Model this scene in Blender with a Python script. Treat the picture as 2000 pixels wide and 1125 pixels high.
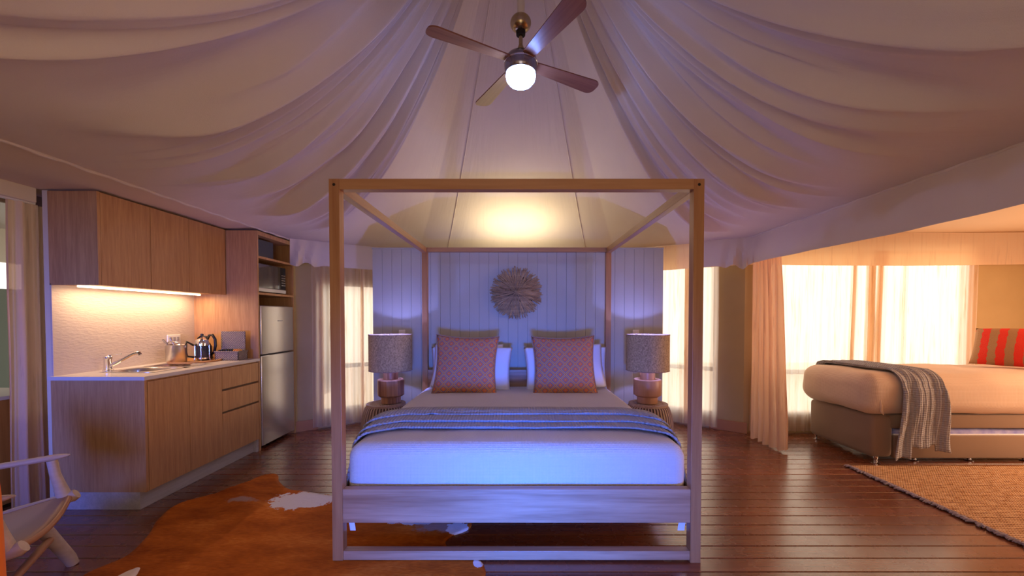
import bpy, bmesh, math, random
from mathutils import Vector, Matrix, noise
random.seed(7)
PI = math.pi
for o in list(bpy.data.objects): bpy.data.objects.remove(o)
SC = bpy.context.scene
COL = SC.collection
rnd = random.uniform

# ------------------------------------------------------------------ camera, world, lights, exposure
cam = bpy.data.cameras.new('camera'); co = bpy.data.objects.new('camera', cam); COL.objects.link(co)
cam.sensor_width = 36; cam.lens = 800 / 2000 * 36
cam.shift_x = -0.0045; cam.shift_y = 0.03825; cam.clip_start = 0.02
co.location = (0, 0, 1.3); co.rotation_euler = (math.radians(90 - 1.34), 0, 0)
SC.camera = co
SC.view_settings.view_transform = 'Standard'; SC.view_settings.look = 'None'
SC.view_settings.exposure = 0.3; SC.view_settings.gamma = 1.0; SC.view_settings.use_curve_mapping = False

world = bpy.data.worlds.new('sky'); SC.world = world; world.use_nodes = True
bg = world.node_tree.nodes['Background']
bg.inputs[0].default_value = (1.0, 0.95, 0.89, 1); bg.inputs[1].default_value = 2.0

def area(name, loc, target, sx, sy, power, color, spread=PI):
    l = bpy.data.lights.new(name, 'AREA'); l.shape = 'RECTANGLE'; l.size = sx; l.size_y = sy
    l.energy = power; l.color = color; l.spread = spread
    o = bpy.data.objects.new(name, l); COL.objects.link(o); o.location = loc
    o.rotation_euler = (Vector(target) - Vector(loc)).to_track_quat('-Z', 'Y').to_euler()
    return o
area('added_blue_beam', (0.05, -0.64, 0.62), (0.0, 2.3, 0.30), 0.45, 0.35, 22, (0.01, 0.14, 1.0), math.radians(54))  # added cool blue beam onto the bed front; its source is unseen
area('added_blue_fill_left', (-2.55, -0.64, 0.95), (-3.0, 2.8, 0.75), 0.5, 0.5, 6.5, (0.08, 0.17, 1.0), math.radians(50))  # added blue fill for left curtain and cabinet ends; no doorway stands here
area('added_warm_fill', (0.0, -.66, 1.9), (0.0, 3, 1.6), 4.2, 1.6, 10, (1.0, 0.60, 0.34))  # added warm fill behind the camera, lifts the room's ambient light
area('ledge_light', (0.0, 4.75, 2.02), (0.0, 4.95, 3.2), 0.8, 0.1, 7, (1.0, 0.86, 0.55))
area('cabinet_light', (-2.99, 3.34, 1.505), (-2.99, 3.34, 0.9), 0.02, 1.05, 5.0, (1.0, 0.66, 0.38)).rotation_euler = (0, 0, 0)
area('annex_window_light', (5.95, 2.6, 1.3), (3.4, 3.2, 0.8), 1.6, 1.4, 60, (1.0, 0.52, 0.24))

# ------------------------------------------------------------------ materials
def sock(node, *names):
    for n in names:
        if n in node.inputs: return node.inputs[n]
class NT:
    def __init__(s, name):
        s.m = bpy.data.materials.new(name); s.m.use_nodes = True
        s.t = s.m.node_tree; s.N = s.t.nodes; s.b = s.N['Principled BSDF']; s.out = s.N['Material Output']
    def n(s, typ, **kw):
        nd = s.N.new(typ)
        for k, v in kw.items(): setattr(nd, k, v)
        return nd
    def l(s, a, b): s.t.links.new(a, b)
    def v(s, inp, x):
        if hasattr(x, 'links'): s.l(x, inp)
        else: inp.default_value = x
    def math(s, op, a, b=0.0, c=None):
        nd = s.n('ShaderNodeMath', operation=op); s.v(nd.inputs[0], a); s.v(nd.inputs[1], b)
        if c is not None: s.v(nd.inputs[2], c)
        return nd.outputs[0]
    def coord(s, scale=(1, 1, 1), kind='Object', jitter=False):
        tc = s.n('ShaderNodeTexCoord'); mp = s.n('ShaderNodeMapping'); mp.inputs['Scale'].default_value = scale
        s.l(tc.outputs[kind], mp.inputs[0])
        if jitter:
            oi = s.n('ShaderNodeObjectInfo'); c = s.n('ShaderNodeCombineXYZ')
            for i, k in enumerate((17.0, 31.0, 23.0)): s.l(s.math('MULTIPLY', oi.outputs['Random'], k), c.inputs[i])
            s.l(c.outputs[0], mp.inputs['Location'])
        return mp.outputs[0]
    def noise(s, vec, scale, detail=3, rough=.5, dist=0):
        nd = s.n('ShaderNodeTexNoise'); s.l(vec, nd.inputs['Vector']); nd.inputs['Scale'].default_value = scale
        nd.inputs['Detail'].default_value = detail; nd.inputs['Roughness'].default_value = rough; nd.inputs['Distortion'].default_value = dist
        return nd.outputs['Fac']
    def ramp(s, fac, stops):
        r = s.n('ShaderNodeValToRGB'); e = r.color_ramp.elements
        while len(e) > 1: e.remove(e[-1])
        e[0].position = stops[0][0]; e[0].color = (*stops[0][1], 1)
        for p, c in stops[1:]:
            x = e.new(p); x.color = (*c, 1)
        s.l(fac, r.inputs[0]); return r.outputs[0]
    def mix(s, fac, a, b):
        m = s.n('ShaderNodeMix', data_type='RGBA'); s.v(m.inputs[0], fac)
        for i, x in ((6, a), (7, b)):
            if hasattr(x, 'links'): s.l(x, m.inputs[i])
            else: m.inputs[i].default_value = (*x, 1)
        return m.outputs[2]
    def base(s, col, rough=.6, metal=0, spec=None):
        if hasattr(col, 'links'): s.l(col, s.b.inputs['Base Color'])
        else: s.b.inputs['Base Color'].default_value = (*col, 1)
        s.v(s.b.inputs['Roughness'], rough); s.b.inputs['Metallic'].default_value = metal
        if spec is not None: s.b.inputs['Specular IOR Level'].default_value = spec
        return s
    def bump(s, h, strength=.3, dist=.01):
        b = s.n('ShaderNodeBump'); b.inputs['Strength'].default_value = strength; b.inputs['Distance'].default_value = dist
        s.l(h, b.inputs['Height']); s.l(b.outputs[0], s.b.inputs['Normal']); return b.outputs[0]
    def sheen(s, w):
        s.b.inputs['Sheen Weight'].default_value = w

def plain(name, col, rough=.5, metal=0, spec=None): return NT(name).base(col, rough, metal, spec).m
def wood(name, c1, c2, axis='z', scale=1.0, rough=.45, contrast=1.0, jitter=True, bumpy=.08):
    s = NT(name); k = {'x': (1.2, 22, 22), 'y': (22, 1.2, 22), 'z': (22, 22, 1.2)}[axis]
    vec = s.coord(tuple(a * scale for a in k), jitter=jitter)
    n1 = s.noise(vec, 1.0, 4, .6, .6); n2 = s.noise(s.coord(tuple(a * scale * 3.5 for a in k), jitter=jitter), 1.0, 3, .6)
    f = s.math('ADD', s.math('MULTIPLY', n1, .65), s.math('MULTIPLY', n2, .35))
    lo, hi = .5 - .17 / contrast, .5 + .17 / contrast
    s.base(s.ramp(f, [(max(0, lo), c1), (min(1, hi), c2)]), rough)
    s.bump(f, bumpy, .004); return s.m
def cloth(name, col, col2=None, weave=0, scale=260, strength=.25, sheen=.2, rough=.9, blotch=5):
    s = NT(name); v = s.coord()
    c = s.mix(s.noise(v, blotch, 3), col, col2 or tuple(x * .9 for x in col)); s.base(c, rough, 0, .2)
    if weave:
        x = s.n('ShaderNodeSeparateXYZ'); s.l(v, x.inputs[0])
        h = None
        for o in x.outputs:
            w = s.math('SINE', s.math('MULTIPLY', o, weave)); h = w if h is None else s.math('ADD', h, w)
        s.bump(h, strength, .004)
    else: s.bump(s.noise(v, scale, 2), strength, .002)
    s.sheen(sheen); return s.m

def sheer(name, tcol, dcol, transl, transp):
    s = NT(name); s.N.remove(s.b)
    v = s.coord((1, 1, .05)); n = s.noise(v, 38, 3, .6, .4); c = s.ramp(n, [(.30, (tcol[0] * .72, tcol[1] * .62, tcol[2] * .5)), (.43, tcol), (.62, (tcol[0], min(1, tcol[1] * 1.06), min(1, tcol[2] * 1.15)))])  # darker orange streaks paint the shade of vertical creases into the colour
    t = s.n('ShaderNodeBsdfTranslucent'); s.l(c, t.inputs[0]); d = s.n('ShaderNodeBsdfDiffuse'); d.inputs[0].default_value = (*dcol, 1)
    m1 = s.n('ShaderNodeMixShader'); m1.inputs[0].default_value = transl; s.l(d.outputs[0], m1.inputs[1]); s.l(t.outputs[0], m1.inputs[2])
    tr = s.n('ShaderNodeBsdfTransparent'); tr.inputs[0].default_value = (*tcol, 1)
    m2 = s.n('ShaderNodeMixShader'); m2.inputs[0].default_value = transp; s.l(m1.outputs[0], m2.inputs[1]); s.l(tr.outputs[0], m2.inputs[2])
    b = s.n('ShaderNodeBump'); b.inputs['Strength'].default_value = .15; b.inputs['Distance'].default_value = .003
    s.l(s.noise(s.coord(), 320, 2), b.inputs['Height']); s.l(b.outputs[0], d.inputs['Normal'])
    s.l(m2.outputs[0], s.out.inputs[0]); return s.m
def emit(name, col, st):
    s = NT(name); s.N.remove(s.b); e = s.n('ShaderNodeEmission'); e.inputs[0].default_value = (*col, 1); e.inputs[1].default_value = st
    s.l(e.outputs[0], s.out.inputs[0]); return s.m

M = {}
M['laminate'] = wood('oak_laminate', (.43, .21, .085), (.65, .37, .165), 'z', 2.2, .45, .9)
M['bedwood'] = wood('bed_timber_z', (.36, .15, .055), (.50, .25, .10), 'z', .9, .42)
M['bedwood_x'] = wood('bed_timber_x', (.33, .16, .08), (.57, .34, .20), 'x', .6, .42, 1.3)
M['bedwood_y'] = wood('bed_timber_y', (.36, .15, .055), (.50, .25, .10), 'y', .9, .42)
M['bedrail'] = wood('bed_timber_rail', (.40, .18, .065), (.54, .28, .12), 'x', .7, .42)
M['kick'] = wood('washed_board', (.42, .38, .36), (.58, .53, .50), 'y', 1.5, .5)
def lining_mat():
    s = NT('tent_lining'); s.N.remove(s.b)
    uv = s.coord((90, 3.0, 1), 'UV'); f = s.noise(uv, 1, 4, .55, .3)
    w = s.noise(s.coord(), 380, 2)
    fold = s.math('ADD', s.math('MULTIPLY', f, .9), s.math('MULTIPLY', w, .08))
    col = s.mix(s.noise(s.coord(), 2.2, 3), (.79, .67, .57), (.70, .58, .49))
    d = s.n('ShaderNodeBsdfDiffuse'); s.l(col, d.inputs[0])
    b = s.n('ShaderNodeBump'); b.inputs['Strength'].default_value = .35; b.inputs['Distance'].default_value = .03
    s.l(fold, b.inputs['Height']); s.l(b.outputs[0], d.inputs['Normal']); s.l(d.outputs[0], s.out.inputs[0]); return s.m
M['lining'] = lining_mat()
M['canvas'] = cloth('khaki_canvas', (.50, .37, .20), (.44, .32, .17), scale=300, strength=.15, sheen=0)
M['annex'] = cloth('annex_lining', (.80, .64, .48), (.74, .58, .42), scale=300, strength=.15, sheen=0, blotch=2)
M['valance'] = sheer('valance_canvas', (.95, .58, .28), (.76, .63, .50), .42, .0)
M['valance_in'] = cloth('inner_valance_canvas', (.76, .64, .54), (.70, .57, .47), scale=300, strength=.15, sheen=0, blotch=3)
M['sheer'] = sheer('sheer_curtain', (1.0, .85, .68), (.86, .76, .66), .72, .22)
M['sheer_dim'] = sheer('heavier_sheer', (1.0, .66, .42), (.82, .70, .60), .58, .05)
M['whitepaint'] = cloth('painted_board', (.48, .47, .40), (.45, .44, .38), scale=60, strength=.04, sheen=0, rough=.5)
M['lightcotton'] = cloth('white_coverlet', (.68, .66, .65), (.65, .62, .61), weave=800, strength=.3, sheen=.1)
M['sheet'] = cloth('white_cotton', (.86, .86, .9), (.82, .82, .88), scale=90, strength=.12)
M['waffle'] = cloth('waffle_weave', (.44, .43, .46), (.36, .35, .40), weave=330, strength=.7, sheen=.1)
M['creamcover'] = cloth('cream_coverlet', (.78, .60, .46), (.72, .54, .41), weave=520, strength=.18, sheen=.1)
M['taupe'] = cloth('taupe_upholstery', (.30, .20, .14), (.27, .18, .12), scale=500, strength=.3)
M['bluetick'] = cloth('blue_ticking', (.10, .12, .62), (.7, .7, .9), scale=60, strength=.1, blotch=14)
M['chrome'] = plain('chrome', (.78, .78, .8), .14, 1)
M['steel'] = plain('brushed_steel', (.62, .6, .58), .28, 1)
M['brass'] = plain('antique_brass', (.50, .40, .22), .25, 1)
M['nickel'] = plain('dark_nickel', (.32, .31, .36), .22, 1)
M['black'] = plain('black_plastic', (.012, .012, .014), .3)
M['blackglass'] = plain('black_glass', (.02, .024, .03), .06)
M['white'] = plain('white_plastic', (.78, .76, .74), .4)
M['cream'] = plain('cream_paint', (.74, .66, .52), .5)
M['worktop'] = NT('white_stone').base((.70, .65, .64), .28).m
s = NT('splashback_panel'); v = s.coord((1, 1.0, 3.0)); s.base((.62, .53, .47), .45); s.bump(s.noise(v, 28, 3), .35, .01); M['splash'] = s.m
s = NT('fridge_steel'); s.base((.62, .60, .58), .26, .75); s.bump(s.noise(s.coord((1, 60, .6)), 1, 3), .03, .01); M['fridge'] = s.m
s = NT('floor_timber'); v = s.coord((.8, 30, 10), jitter=True); n = s.noise(v, 1, 5, .62, .5)
oi = s.n('ShaderNodeObjectInfo')
c = s.ramp(n, [(.3, (.15, .036, .013)), (.7, (.28, .080, .030))])
c = s.mix(s.math('MULTIPLY', oi.outputs['Random'], .45), c, (.07, .024, .012))
s.base(c, s.ramp(s.noise(s.coord((1, 1, 1)), 9, 4), [(.35, (.24,) * 3), (.7, (.30,) * 3)]), 0, 1.0)
s.b.inputs['Coat Weight'].default_value = .5; s.b.inputs['Coat Roughness'].default_value = .22
s.bump(s.noise(s.coord((.5, 40, 10)), 1, 1), .04, .003); M['floor'] = s.m
M['dark'] = plain('dark_subfloor', (.012, .006, .004), .8)
s = NT('burlap'); v = s.coord((1, 1, 5)); v2 = s.coord((7, 7, 1)); f = s.math('ADD', s.noise(v, 60, 3), s.noise(v2, 45, 3))
s.base(s.ramp(s.math('MULTIPLY', f, .5), [(.36, (.18, .12, .06)), (.62, (.66, .50, .29))]), .9); s.bump(f, .5, .003); M['burlap'] = s.m
M['lampwood_a'] = wood('figured_timber', (.16, .055, .03), (.58, .33, .20), 'z', .45, .4, 1.3)
M['lampwood_b'] = wood('smooth_timber', (.40, .20, .11), (.52, .29, .17), 'z', .6, .4)
M['slat'] = wood('whitewashed_slat', (.32, .21, .14), (.46, .33, .24), 'z', 1.2, .6)
M['stick'] = wood('driftwood', (.22, .13, .06), (.58, .40, .21), 'x', 1.2, .85)
M['blade'] = wood('walnut_blade', (.20, .065, .03), (.33, .13, .06), 'x', 1.0, .35)
M['chairwood'] = wood('pale_ash', (.52, .40, .30), (.66, .54, .43), 'x', .8, .45)
M['leather'] = NT('tan_leather').base((.36, .21, .15), .5).m
M['brownrail'] = plain('saddle_leather', (.42, .19, .09), .45)
M['orange'] = cloth('orange_fabric', (1.0, .22, .0), (.95, .19, .0), scale=200)
M['board'] = wood('orange_timber', (.42, .17, .03), (.58, .27, .06), 'z', .7, .4)
M['tray'] = wood('tray_timber', (.55, .26, .09), (.72, .38, .15), 'x', 1, .4)
s = NT('wicker'); v = s.coord(); x = s.n('ShaderNodeSeparateXYZ'); s.l(v, x.inputs[0])
a = s.math('SINE', s.math('MULTIPLY', s.math('ADD', x.outputs[0], x.outputs[1]), 300)); b2 = s.math('SINE', s.math('MULTIPLY', x.outputs[2], 380))
f = s.math('MULTIPLY', a, b2); s.base(s.ramp(s.math('MULTIPLY_ADD', f, .5, .5), [(.1, (.13, .10, .10)), (.8, (.40, .33, .31))]), .8); s.bump(f, .8, .004); M['wicker'] = s.m
s = NT('clear_glass'); s.base((.9, .95, 1), .02); s.b.inputs['Transmission Weight'].default_value = .9; M['glass'] = s.m

def hide_mat(patches, greys):
    s = NT('cowhide'); tc = s.n('ShaderNodeTexCoord'); x = s.n('ShaderNodeSeparateXYZ'); s.l(tc.outputs['Object'], x.inputs[0])
    nz = s.math('MULTIPLY', s.math('SUBTRACT', s.noise(s.coord(), 17, 4, .65), .5), 1.5)
    def mask(lst):
        tot = None
        for cx, cy, rx, ry in lst:
            dx = s.math('DIVIDE', s.math('SUBTRACT', x.outputs[0], cx), rx); dy = s.math('DIVIDE', s.math('SUBTRACT', x.outputs[1], cy), ry)
            d = s.math('SQRT', s.math('ADD', s.math('MULTIPLY', dx, dx), s.math('MULTIPLY', dy, dy)))
            tot = d if tot is None else s.math('MINIMUM', tot, d)
        return s.math('ADD', tot, nz)
    m1 = s.ramp(mask(patches), [(.93, (1,) * 3), (1.0, (0,) * 3)]); m2 = s.ramp(mask(greys), [(.6, (.7,) * 3), (1.0, (0,) * 3)])
    v = s.coord((1, 2.2, 1)); n = s.noise(v, 2.2, 4, .6); n2 = s.noise(s.coord((30, 90, 30)), 1, 3)
    f = s.math('ADD', s.math('MULTIPLY', n, .75), s.math('MULTIPLY', n2, .25))
    c = s.ramp(f, [(.3, (.26, .050, .003)), (.55, (.58, .145, .012)), (.75, (.84, .31, .05))])
    c = s.mix(m2, c, (.45, .36, .30)); c = s.mix(m1, c, (.80, .76, .74))
    s.base(c, .75, 0, .12); s.bump(n2, .5, .004); return s.m
M['hide'] = hide_mat([(-1.52, 2.87, .22, .15), (-1.345, 2.905, .10, .06), (-.66, 2.60, .16, .085), (-.36, 2.48, .07, .07), (-.20, 2.14, .03, .05), (-1.0, 2.7, .12, .1)],
                     [(-1.93, 2.83, .12, .045), (-.47, 2.50, .18, .08), (-.8, 1.7, .3, .15)])
def jute_mat():
    s = NT('jute_braid'); v = s.coord(); x = s.n('ShaderNodeSeparateXYZ'); s.l(v, x.inputs[0])
    row = s.math('MULTIPLY', x.outputs[1], 1 / .022); fr = s.math('FRACT', row); tri = s.math('ABSOLUTE', s.math('SUBTRACT', fr, .5))
    ch = s.math('SINE', s.math('MULTIPLY', s.math('ADD', x.outputs[0], s.math('MULTIPLY', tri, .03)), 330))
    edge = s.math('POWER', s.math('MULTIPLY', tri, 2), 3)
    h = s.math('SUBTRACT', s.math('MULTIPLY', ch, .35), edge)
    n = s.noise(s.coord((14, 40, 1)), 1, 4, .7)
    c = s.ramp(s.math('ADD', s.math('MULTIPLY', h, .28), n), [(.2, (.20, .06, .02)), (.40, (.72, .42, .23)), (.8, (.92, .66, .42))])
    s.base(c, .9, 0, .1); s.bump(h, .9, .006); return s.m
M['jute'] = jute_mat()
def diamond_mat():
    s = NT('diamond_weave'); v = s.coord(); x = s.n('ShaderNodeSeparateXYZ'); s.l(v, x.inputs[0]); k = 1 / .094
    def fr(a): return s.math('ABSOLUTE', s.math('SUBTRACT', s.math('FRACT', s.math('ADD', s.math('MULTIPLY', a, k), 50.0)), .5))
    a = fr(s.math('ADD', x.outputs[0], x.outputs[2])); b = fr(s.math('SUBTRACT', x.outputs[0], x.outputs[2]))
    mx = s.math('MAXIMUM', a, b)
    line = s.math('GREATER_THAN', mx, .40); line2 = s.math('GREATER_THAN', mx, .455)
    mid = s.math('LESS_THAN', mx, .20); ctr = s.math('LESS_THAN', mx, .08)
    st = s.math('GREATER_THAN', s.math('SINE', s.math('MULTIPLY', x.outputs[2], 700)), .1)
    c = s.mix(st, (.22, .17, .24), (.50, .16, .06))
    c = s.mix(mid, c, (.72, .19, .03)); c = s.mix(ctr, c, (.40, .20, .26))
    c = s.mix(line, c, (.46, .36, .20)); c = s.mix(line2, c, (.55, .17, .05))
    s.base(c, .9, 0, .1); s.bump(s.noise(v, 400, 2), .4, .003); return s.m
M['diamond'] = diamond_mat()
M['piping'] = cloth('cushion_piping', (.34, .22, .17), scale=300)
s = NT('red_stripes'); v = s.coord(); x = s.n('ShaderNodeSeparateXYZ'); s.l(v, x.inputs[0])
w = s.math('SINE', s.math('ADD', s.math('MULTIPLY', x.outputs[0], 54), s.math('MULTIPLY', s.noise(v, 26, 2), 1.6)))
s.base(s.mix(s.math('GREATER_THAN', w, 0), (.46, .25, .12), (.85, .045, .025)), .95); s.bump(s.noise(v, 160, 3), .9, .008); M['redstripe'] = s.m
M['deck'] = plain('pale_deck', (.72, .66, .58), .8)
M['fence'] = plain('grey_green_screen', (.20, .24, .20), .8)
M['snack'] = plain('golden_wrapper', (.75, .38, .12), .4)
M['fringe'] = cloth('grey_yarn', (.42, .38, .44), (.20, .14, .22), scale=200, blotch=60)

# ------------------------------------------------------------------ mesh helpers
class MB:
    def __init__(s): s.v = []; s.f = []; s.uv = None; s.smooth = False
    def add(s, vs, fs):
        k = len(s.v); s.v += [tuple(p) for p in vs]; s.f += [tuple(i + k for i in f) for f in fs]; return s
    def box(s, x0, x1, y0, y1, z0, z1):
        return s.add([(x0, y0, z0), (x1, y0, z0), (x1, y1, z0), (x0, y1, z0), (x0, y0, z1), (x1, y0, z1), (x1, y1, z1), (x0, y1, z1)],
                     [(0, 3, 2, 1), (4, 5, 6, 7), (0, 1, 5, 4), (1, 2, 6, 5), (2, 3, 7, 6), (3, 0, 4, 7)])
    def rbox(s, x0, x1, y0, y1, z0, z1, r=.004, seg=2, cuts=0):
        bm = bmesh.new(); bmesh.ops.create_cube(bm, size=1)
        for v in bm.verts:
            v.co = Vector(((x0 + x1) / 2 + v.co.x * (x1 - x0), (y0 + y1) / 2 + v.co.y * (y1 - y0), (z0 + z1) / 2 + v.co.z * (z1 - z0)))
        r = min(r, .49 * min(x1 - x0, y1 - y0, z1 - z0))
        bmesh.ops.bevel(bm, geom=bm.edges[:], offset=r, segments=seg, profile=.5, affect='EDGES')
        if cuts: bmesh.ops.subdivide_edges(bm, edges=[e for e in bm.edges if e.calc_length() > .12], cuts=cuts, use_grid_fill=True)
        return s.bm(bm)
    def bm(s, bm):
        bm.verts.ensure_lookup_table(); bm.verts.index_update()
        s.add([v.co[:] for v in bm.verts], [[v.index for v in f.verts] for f in bm.faces]); bm.free(); return s
    def grid(s, P, closed_u=False, closed_v=False):
        nu, nv = len(P), len(P[0]); vs = [p for r in P for p in r]; fs = []
        for i in range(nu if closed_u else nu - 1):
            for j in range(nv if closed_v else nv - 1):
                a, b = i, (i + 1) % nu; c, d = j, (j + 1) % nv
                fs.append((a * nv + c, b * nv + c, b * nv + d, a * nv + d))
        return s.add(vs, fs)
    def lathe(s, prof, cx, cy, n=32, cap=True):
        P = [[(cx + r * math.cos(2 * PI * i / n), cy + r * math.sin(2 * PI * i / n), z) for (r, z) in prof] for i in range(n)]
        k = len(s.v); s.grid(P, closed_u=True); m = len(prof)
        if cap:
            if prof[0][0] > 1e-5: s.f.append(tuple(k + i * m for i in range(n))[::-1])
            if prof[-1][0] > 1e-5: s.f.append(tuple(k + i * m + m - 1 for i in range(n)))
        return s
    def tube(s, pts, r, n=10, cap=True, flat=1.0):
        pts = [Vector(p) for p in pts]; R = r if isinstance(r, (list, tuple)) else [r] * len(pts); P = []
        up = Vector((0, 0, 1)); prev = None
        for i, p in enumerate(pts):
            t = (pts[min(i + 1, len(pts) - 1)] - pts[max(i - 1, 0)]).normalized()
            a = prev if prev is not None else (up if abs(t.z) < .95 else Vector((1, 0, 0)))
            sx = t.cross(a).normalized(); sy = sx.cross(t).normalized(); prev = sy
            P.append([p + sx * math.cos(2 * PI * j / n) * R[i] + sy * math.sin(2 * PI * j / n) * R[i] * flat for j in range(n)])
        k = len(s.v); s.grid(P, closed_v=True)
        if cap: s.f.append(tuple(k + j for j in range(n))[::-1]); s.f.append(tuple(k + (len(pts) - 1) * n + j for j in range(n)))
        return s
    def sphere(s, c, r, nu=20, nv=12, sc=(1, 1, 1)):
        bm = bmesh.new(); bmesh.ops.create_uvsphere(bm, u_segments=nu, v_segments=nv, radius=r)
        for v in bm.verts: v.co = Vector((c[0] + v.co.x * sc[0], c[1] + v.co.y * sc[1], c[2] + v.co.z * sc[2]))
        return s.bm(bm)
    def xf(s, fn): s.v = [tuple(fn(Vector(p))) for p in s.v]; return s

def chain(o):
    p = Vector((0, 0, 0))
    while o: p += o.location; o = o.parent
    return p
def thing(name, label=None, cat=None, loc=(0, 0, 0), group=None, kind=None):
    o = bpy.data.objects.new(name, None); COL.objects.link(o); o.location = loc; o.empty_display_size = .1
    return tag(o, label, cat, group, kind)
def tag(o, label=None, cat=None, group=None, kind=None):
    if label: o['label'] = label
    if cat: o['category'] = cat
    if group: o['group'] = group
    if kind: o['kind'] = kind
    return o
def obj(name, mb, mat, parent=None, smooth=False, origin=None, local=False, label=None, cat=None, group=None, kind=None, angle=40):
    """world coordinates in mb unless local; one mesh object"""
    base = Vector((0, 0, 0)) if local else chain(parent)
    org = Vector(origin) if origin is not None else (base if parent else Vector((0, 0, 0)))
    me = bpy.data.meshes.new(name); me.from_pydata([tuple(Vector(p) - org) if not local else tuple(p) for p in mb.v], [], mb.f)
    me.update(); bm = bmesh.new(); bm.from_mesh(me)
    bmesh.ops.recalc_face_normals(bm, faces=bm.faces[:]); bm.to_mesh(me); bm.free()
    if smooth:
        me.shade_smooth()
        if angle < 180: me.set_sharp_from_angle(angle=math.radians(angle))
    if mat is not None: me.materials.append(mat)
    o = bpy.data.objects.new(name, me); COL.objects.link(o)
    if parent: o.parent = parent; o.location = (0, 0, 0) if local else org - base
    else: o.location = (0, 0, 0) if local else org
    return tag(o, label, cat, group, kind)
def struct(name, mb, mat, parent=None, smooth=False, **k):
    return obj(name, mb, mat, parent, smooth, kind=None if parent else 'structure', **k)
def copy_tree(o, parent=None):
    c = o.copy(); COL.objects.link(c); c.parent = parent
    for ch in list(o.children): copy_tree(ch, c)
    return c
def smooth01(x): x = max(0, min(1, x)); return x * x * (3 - 2 * x)

# ------------------------------------------------------------------ floor: boards running across the room
fl = struct('floor', MB().box(-3.4, 6.2, -.7, 5.7, -.06, -.03), M['dark'])
pitch = .1185; y = -.66; k = 0; bme = None
while y < 5.66:
    ln = obj('floor_board', MB().rbox(-3.4, 6.2, y + .0025, y + pitch - .0025, -.03, 0, .003, 1), M['floor'], fl) if bme is None else None
    if bme is None: bme = ln.data; y_first = y
    else:
        ln = bpy.data.objects.new('floor_board', bme); COL.objects.link(ln); ln.parent = fl; ln.location = (0, y - y_first, 0)
    y += pitch
struct('ground', MB().box(-14, 16, -9, 16, -.5, -.46), M['deck'])

# ------------------------------------------------------------------ tent lining (ceiling): canopy falling from one peak
AX, AY, EZ = 0.0, 2.65, 2.165
poly = [(-2.5, 4.55), (-1.3, 5.42), (1.3, 5.42), (2.5, 4.5), (2.5, -.65), (-2.5, -.65)]
def reach(a):
    d = Vector((math.cos(a), math.sin(a))); best = 9
    for i in range(len(poly)):
        p = Vector(poly[i]) - Vector((AX, AY)); q = Vector(poly[(i + 1) % len(poly)]) - Vector((AX, AY)); e = q - p
        den = d.x * e.y - d.y * e.x
        if abs(den) < 1e-9: continue
        t = (p.x * e.y - p.y * e.x) / den; u = (p.x * d.y - p.y * d.x) / den
        if t > 0 and -1e-6 <= u <= 1 + 1e-6: best = min(best, t)
    return best
hipR = math.atan2(4.5 - AY, 2.5); hipL = math.atan2(4.55 - AY, -2.5)
def prof_p(a):
    if hipR <= a <= hipL:
        d = min(a - hipR, hipL - a); return 1.15 + 1.75 * math.exp(-(d / .16) ** 1.2)
    d = (hipR - a) if a < hipR and a > -PI / 2 else ((a - hipL) if a > hipL else a + 2 * PI - hipL)
    return 2.2 + .7 * math.exp(-d / .35)
random.seed(11)
folds = []
for side in (0, 1):
    d = .0
    while d < 2.0:
        w = rnd(.010, .034) * (1 + d * .5)
        folds.append((side, d, w, w * rnd(1.4, 2.8), rnd(.66, 1.0), rnd(-.10, .06), rnd(.05, .3)))
        d += w * rnd(1.6, 3.6)
    for d, w in ((.03, .03), (.12, .04), (.26, .06), (.42, .06), (.60, .07), (.95, .08), (1.3, .09)):
        folds.append((side, d, w, .085, .92, rnd(-.05, .05), .02))
NA, NR = 1500, 100
P = []; rows_uv = []
def canopy(a, t):
    R = reach(a); z = EZ + 2.2 * max(0, 1 - t) ** prof_p(a); dz = 0
    if a < hipR or a > hipL:
        side = 1 if (a < hipR and a > -PI / 2) else 0
        d = (hipR - a) if side == 1 else ((a - hipL) if a > hipL else a + 2 * PI - hipL)
        for (sd, fd, w, am, te, dr, ts) in folds:
            if sd != side: continue
            q = (d - fd - dr * t * t) / w
            if abs(q) > 4: continue
            env = smooth01((t - ts) / .25) * (1 - smooth01((t - te + .3) / .3))
            dz -= am * env * (math.exp(-abs(q) ** 1.4 * 1.6) - .3 * math.exp(-((q - 1.5) / .9) ** 2))
    return (AX + math.cos(a) * R * t, AY + math.sin(a) * R * t, z + dz)
for i in range(NA):
    a = -PI / 2 + 2 * PI * i / NA
    if a > PI: a -= 2 * PI
    P.append([canopy(a, .02 + .98 * j / NR) for j in range(NR + 1)])
mb = MB().grid(P, closed_u=True); ceiling = struct('ceiling', mb, M['lining'], smooth=True, angle=180)
me = ceiling.data; uvl = me.uv_layers.new(name='UVMap')
import numpy as np
vi = np.zeros(len(me.loops), dtype=np.int32); me.loops.foreach_get('vertex_index', vi)
uu = (vi // (NR + 1)) / NA; vv = (vi % (NR + 1)) / NR
uvl.data.foreach_set('uv', np.stack([uu, vv], 1).astype(np.float32).ravel())
# sewn seams on the back panel and at the eaves
for a0 in (math.atan2(2.77, -.92), math.atan2(2.77, .92)):
    pts = [Vector(canopy(a0, .05 + .95 * j / 60)) - Vector((0, .004, .004)) for j in range(61)]
    obj('seam', MB().tube(pts, .0045, 6), M['lining'], ceiling, smooth=True)
for x in (-2.5, 2.5):
    pts = [(x, -.6 + 5.12 * j / 80, EZ - .004 + .004 * math.sin(j * 1.7)) for j in range(81)]
    obj('seam', MB().tube(pts, .010, 8), M['lining'], ceiling, smooth=True)
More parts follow.
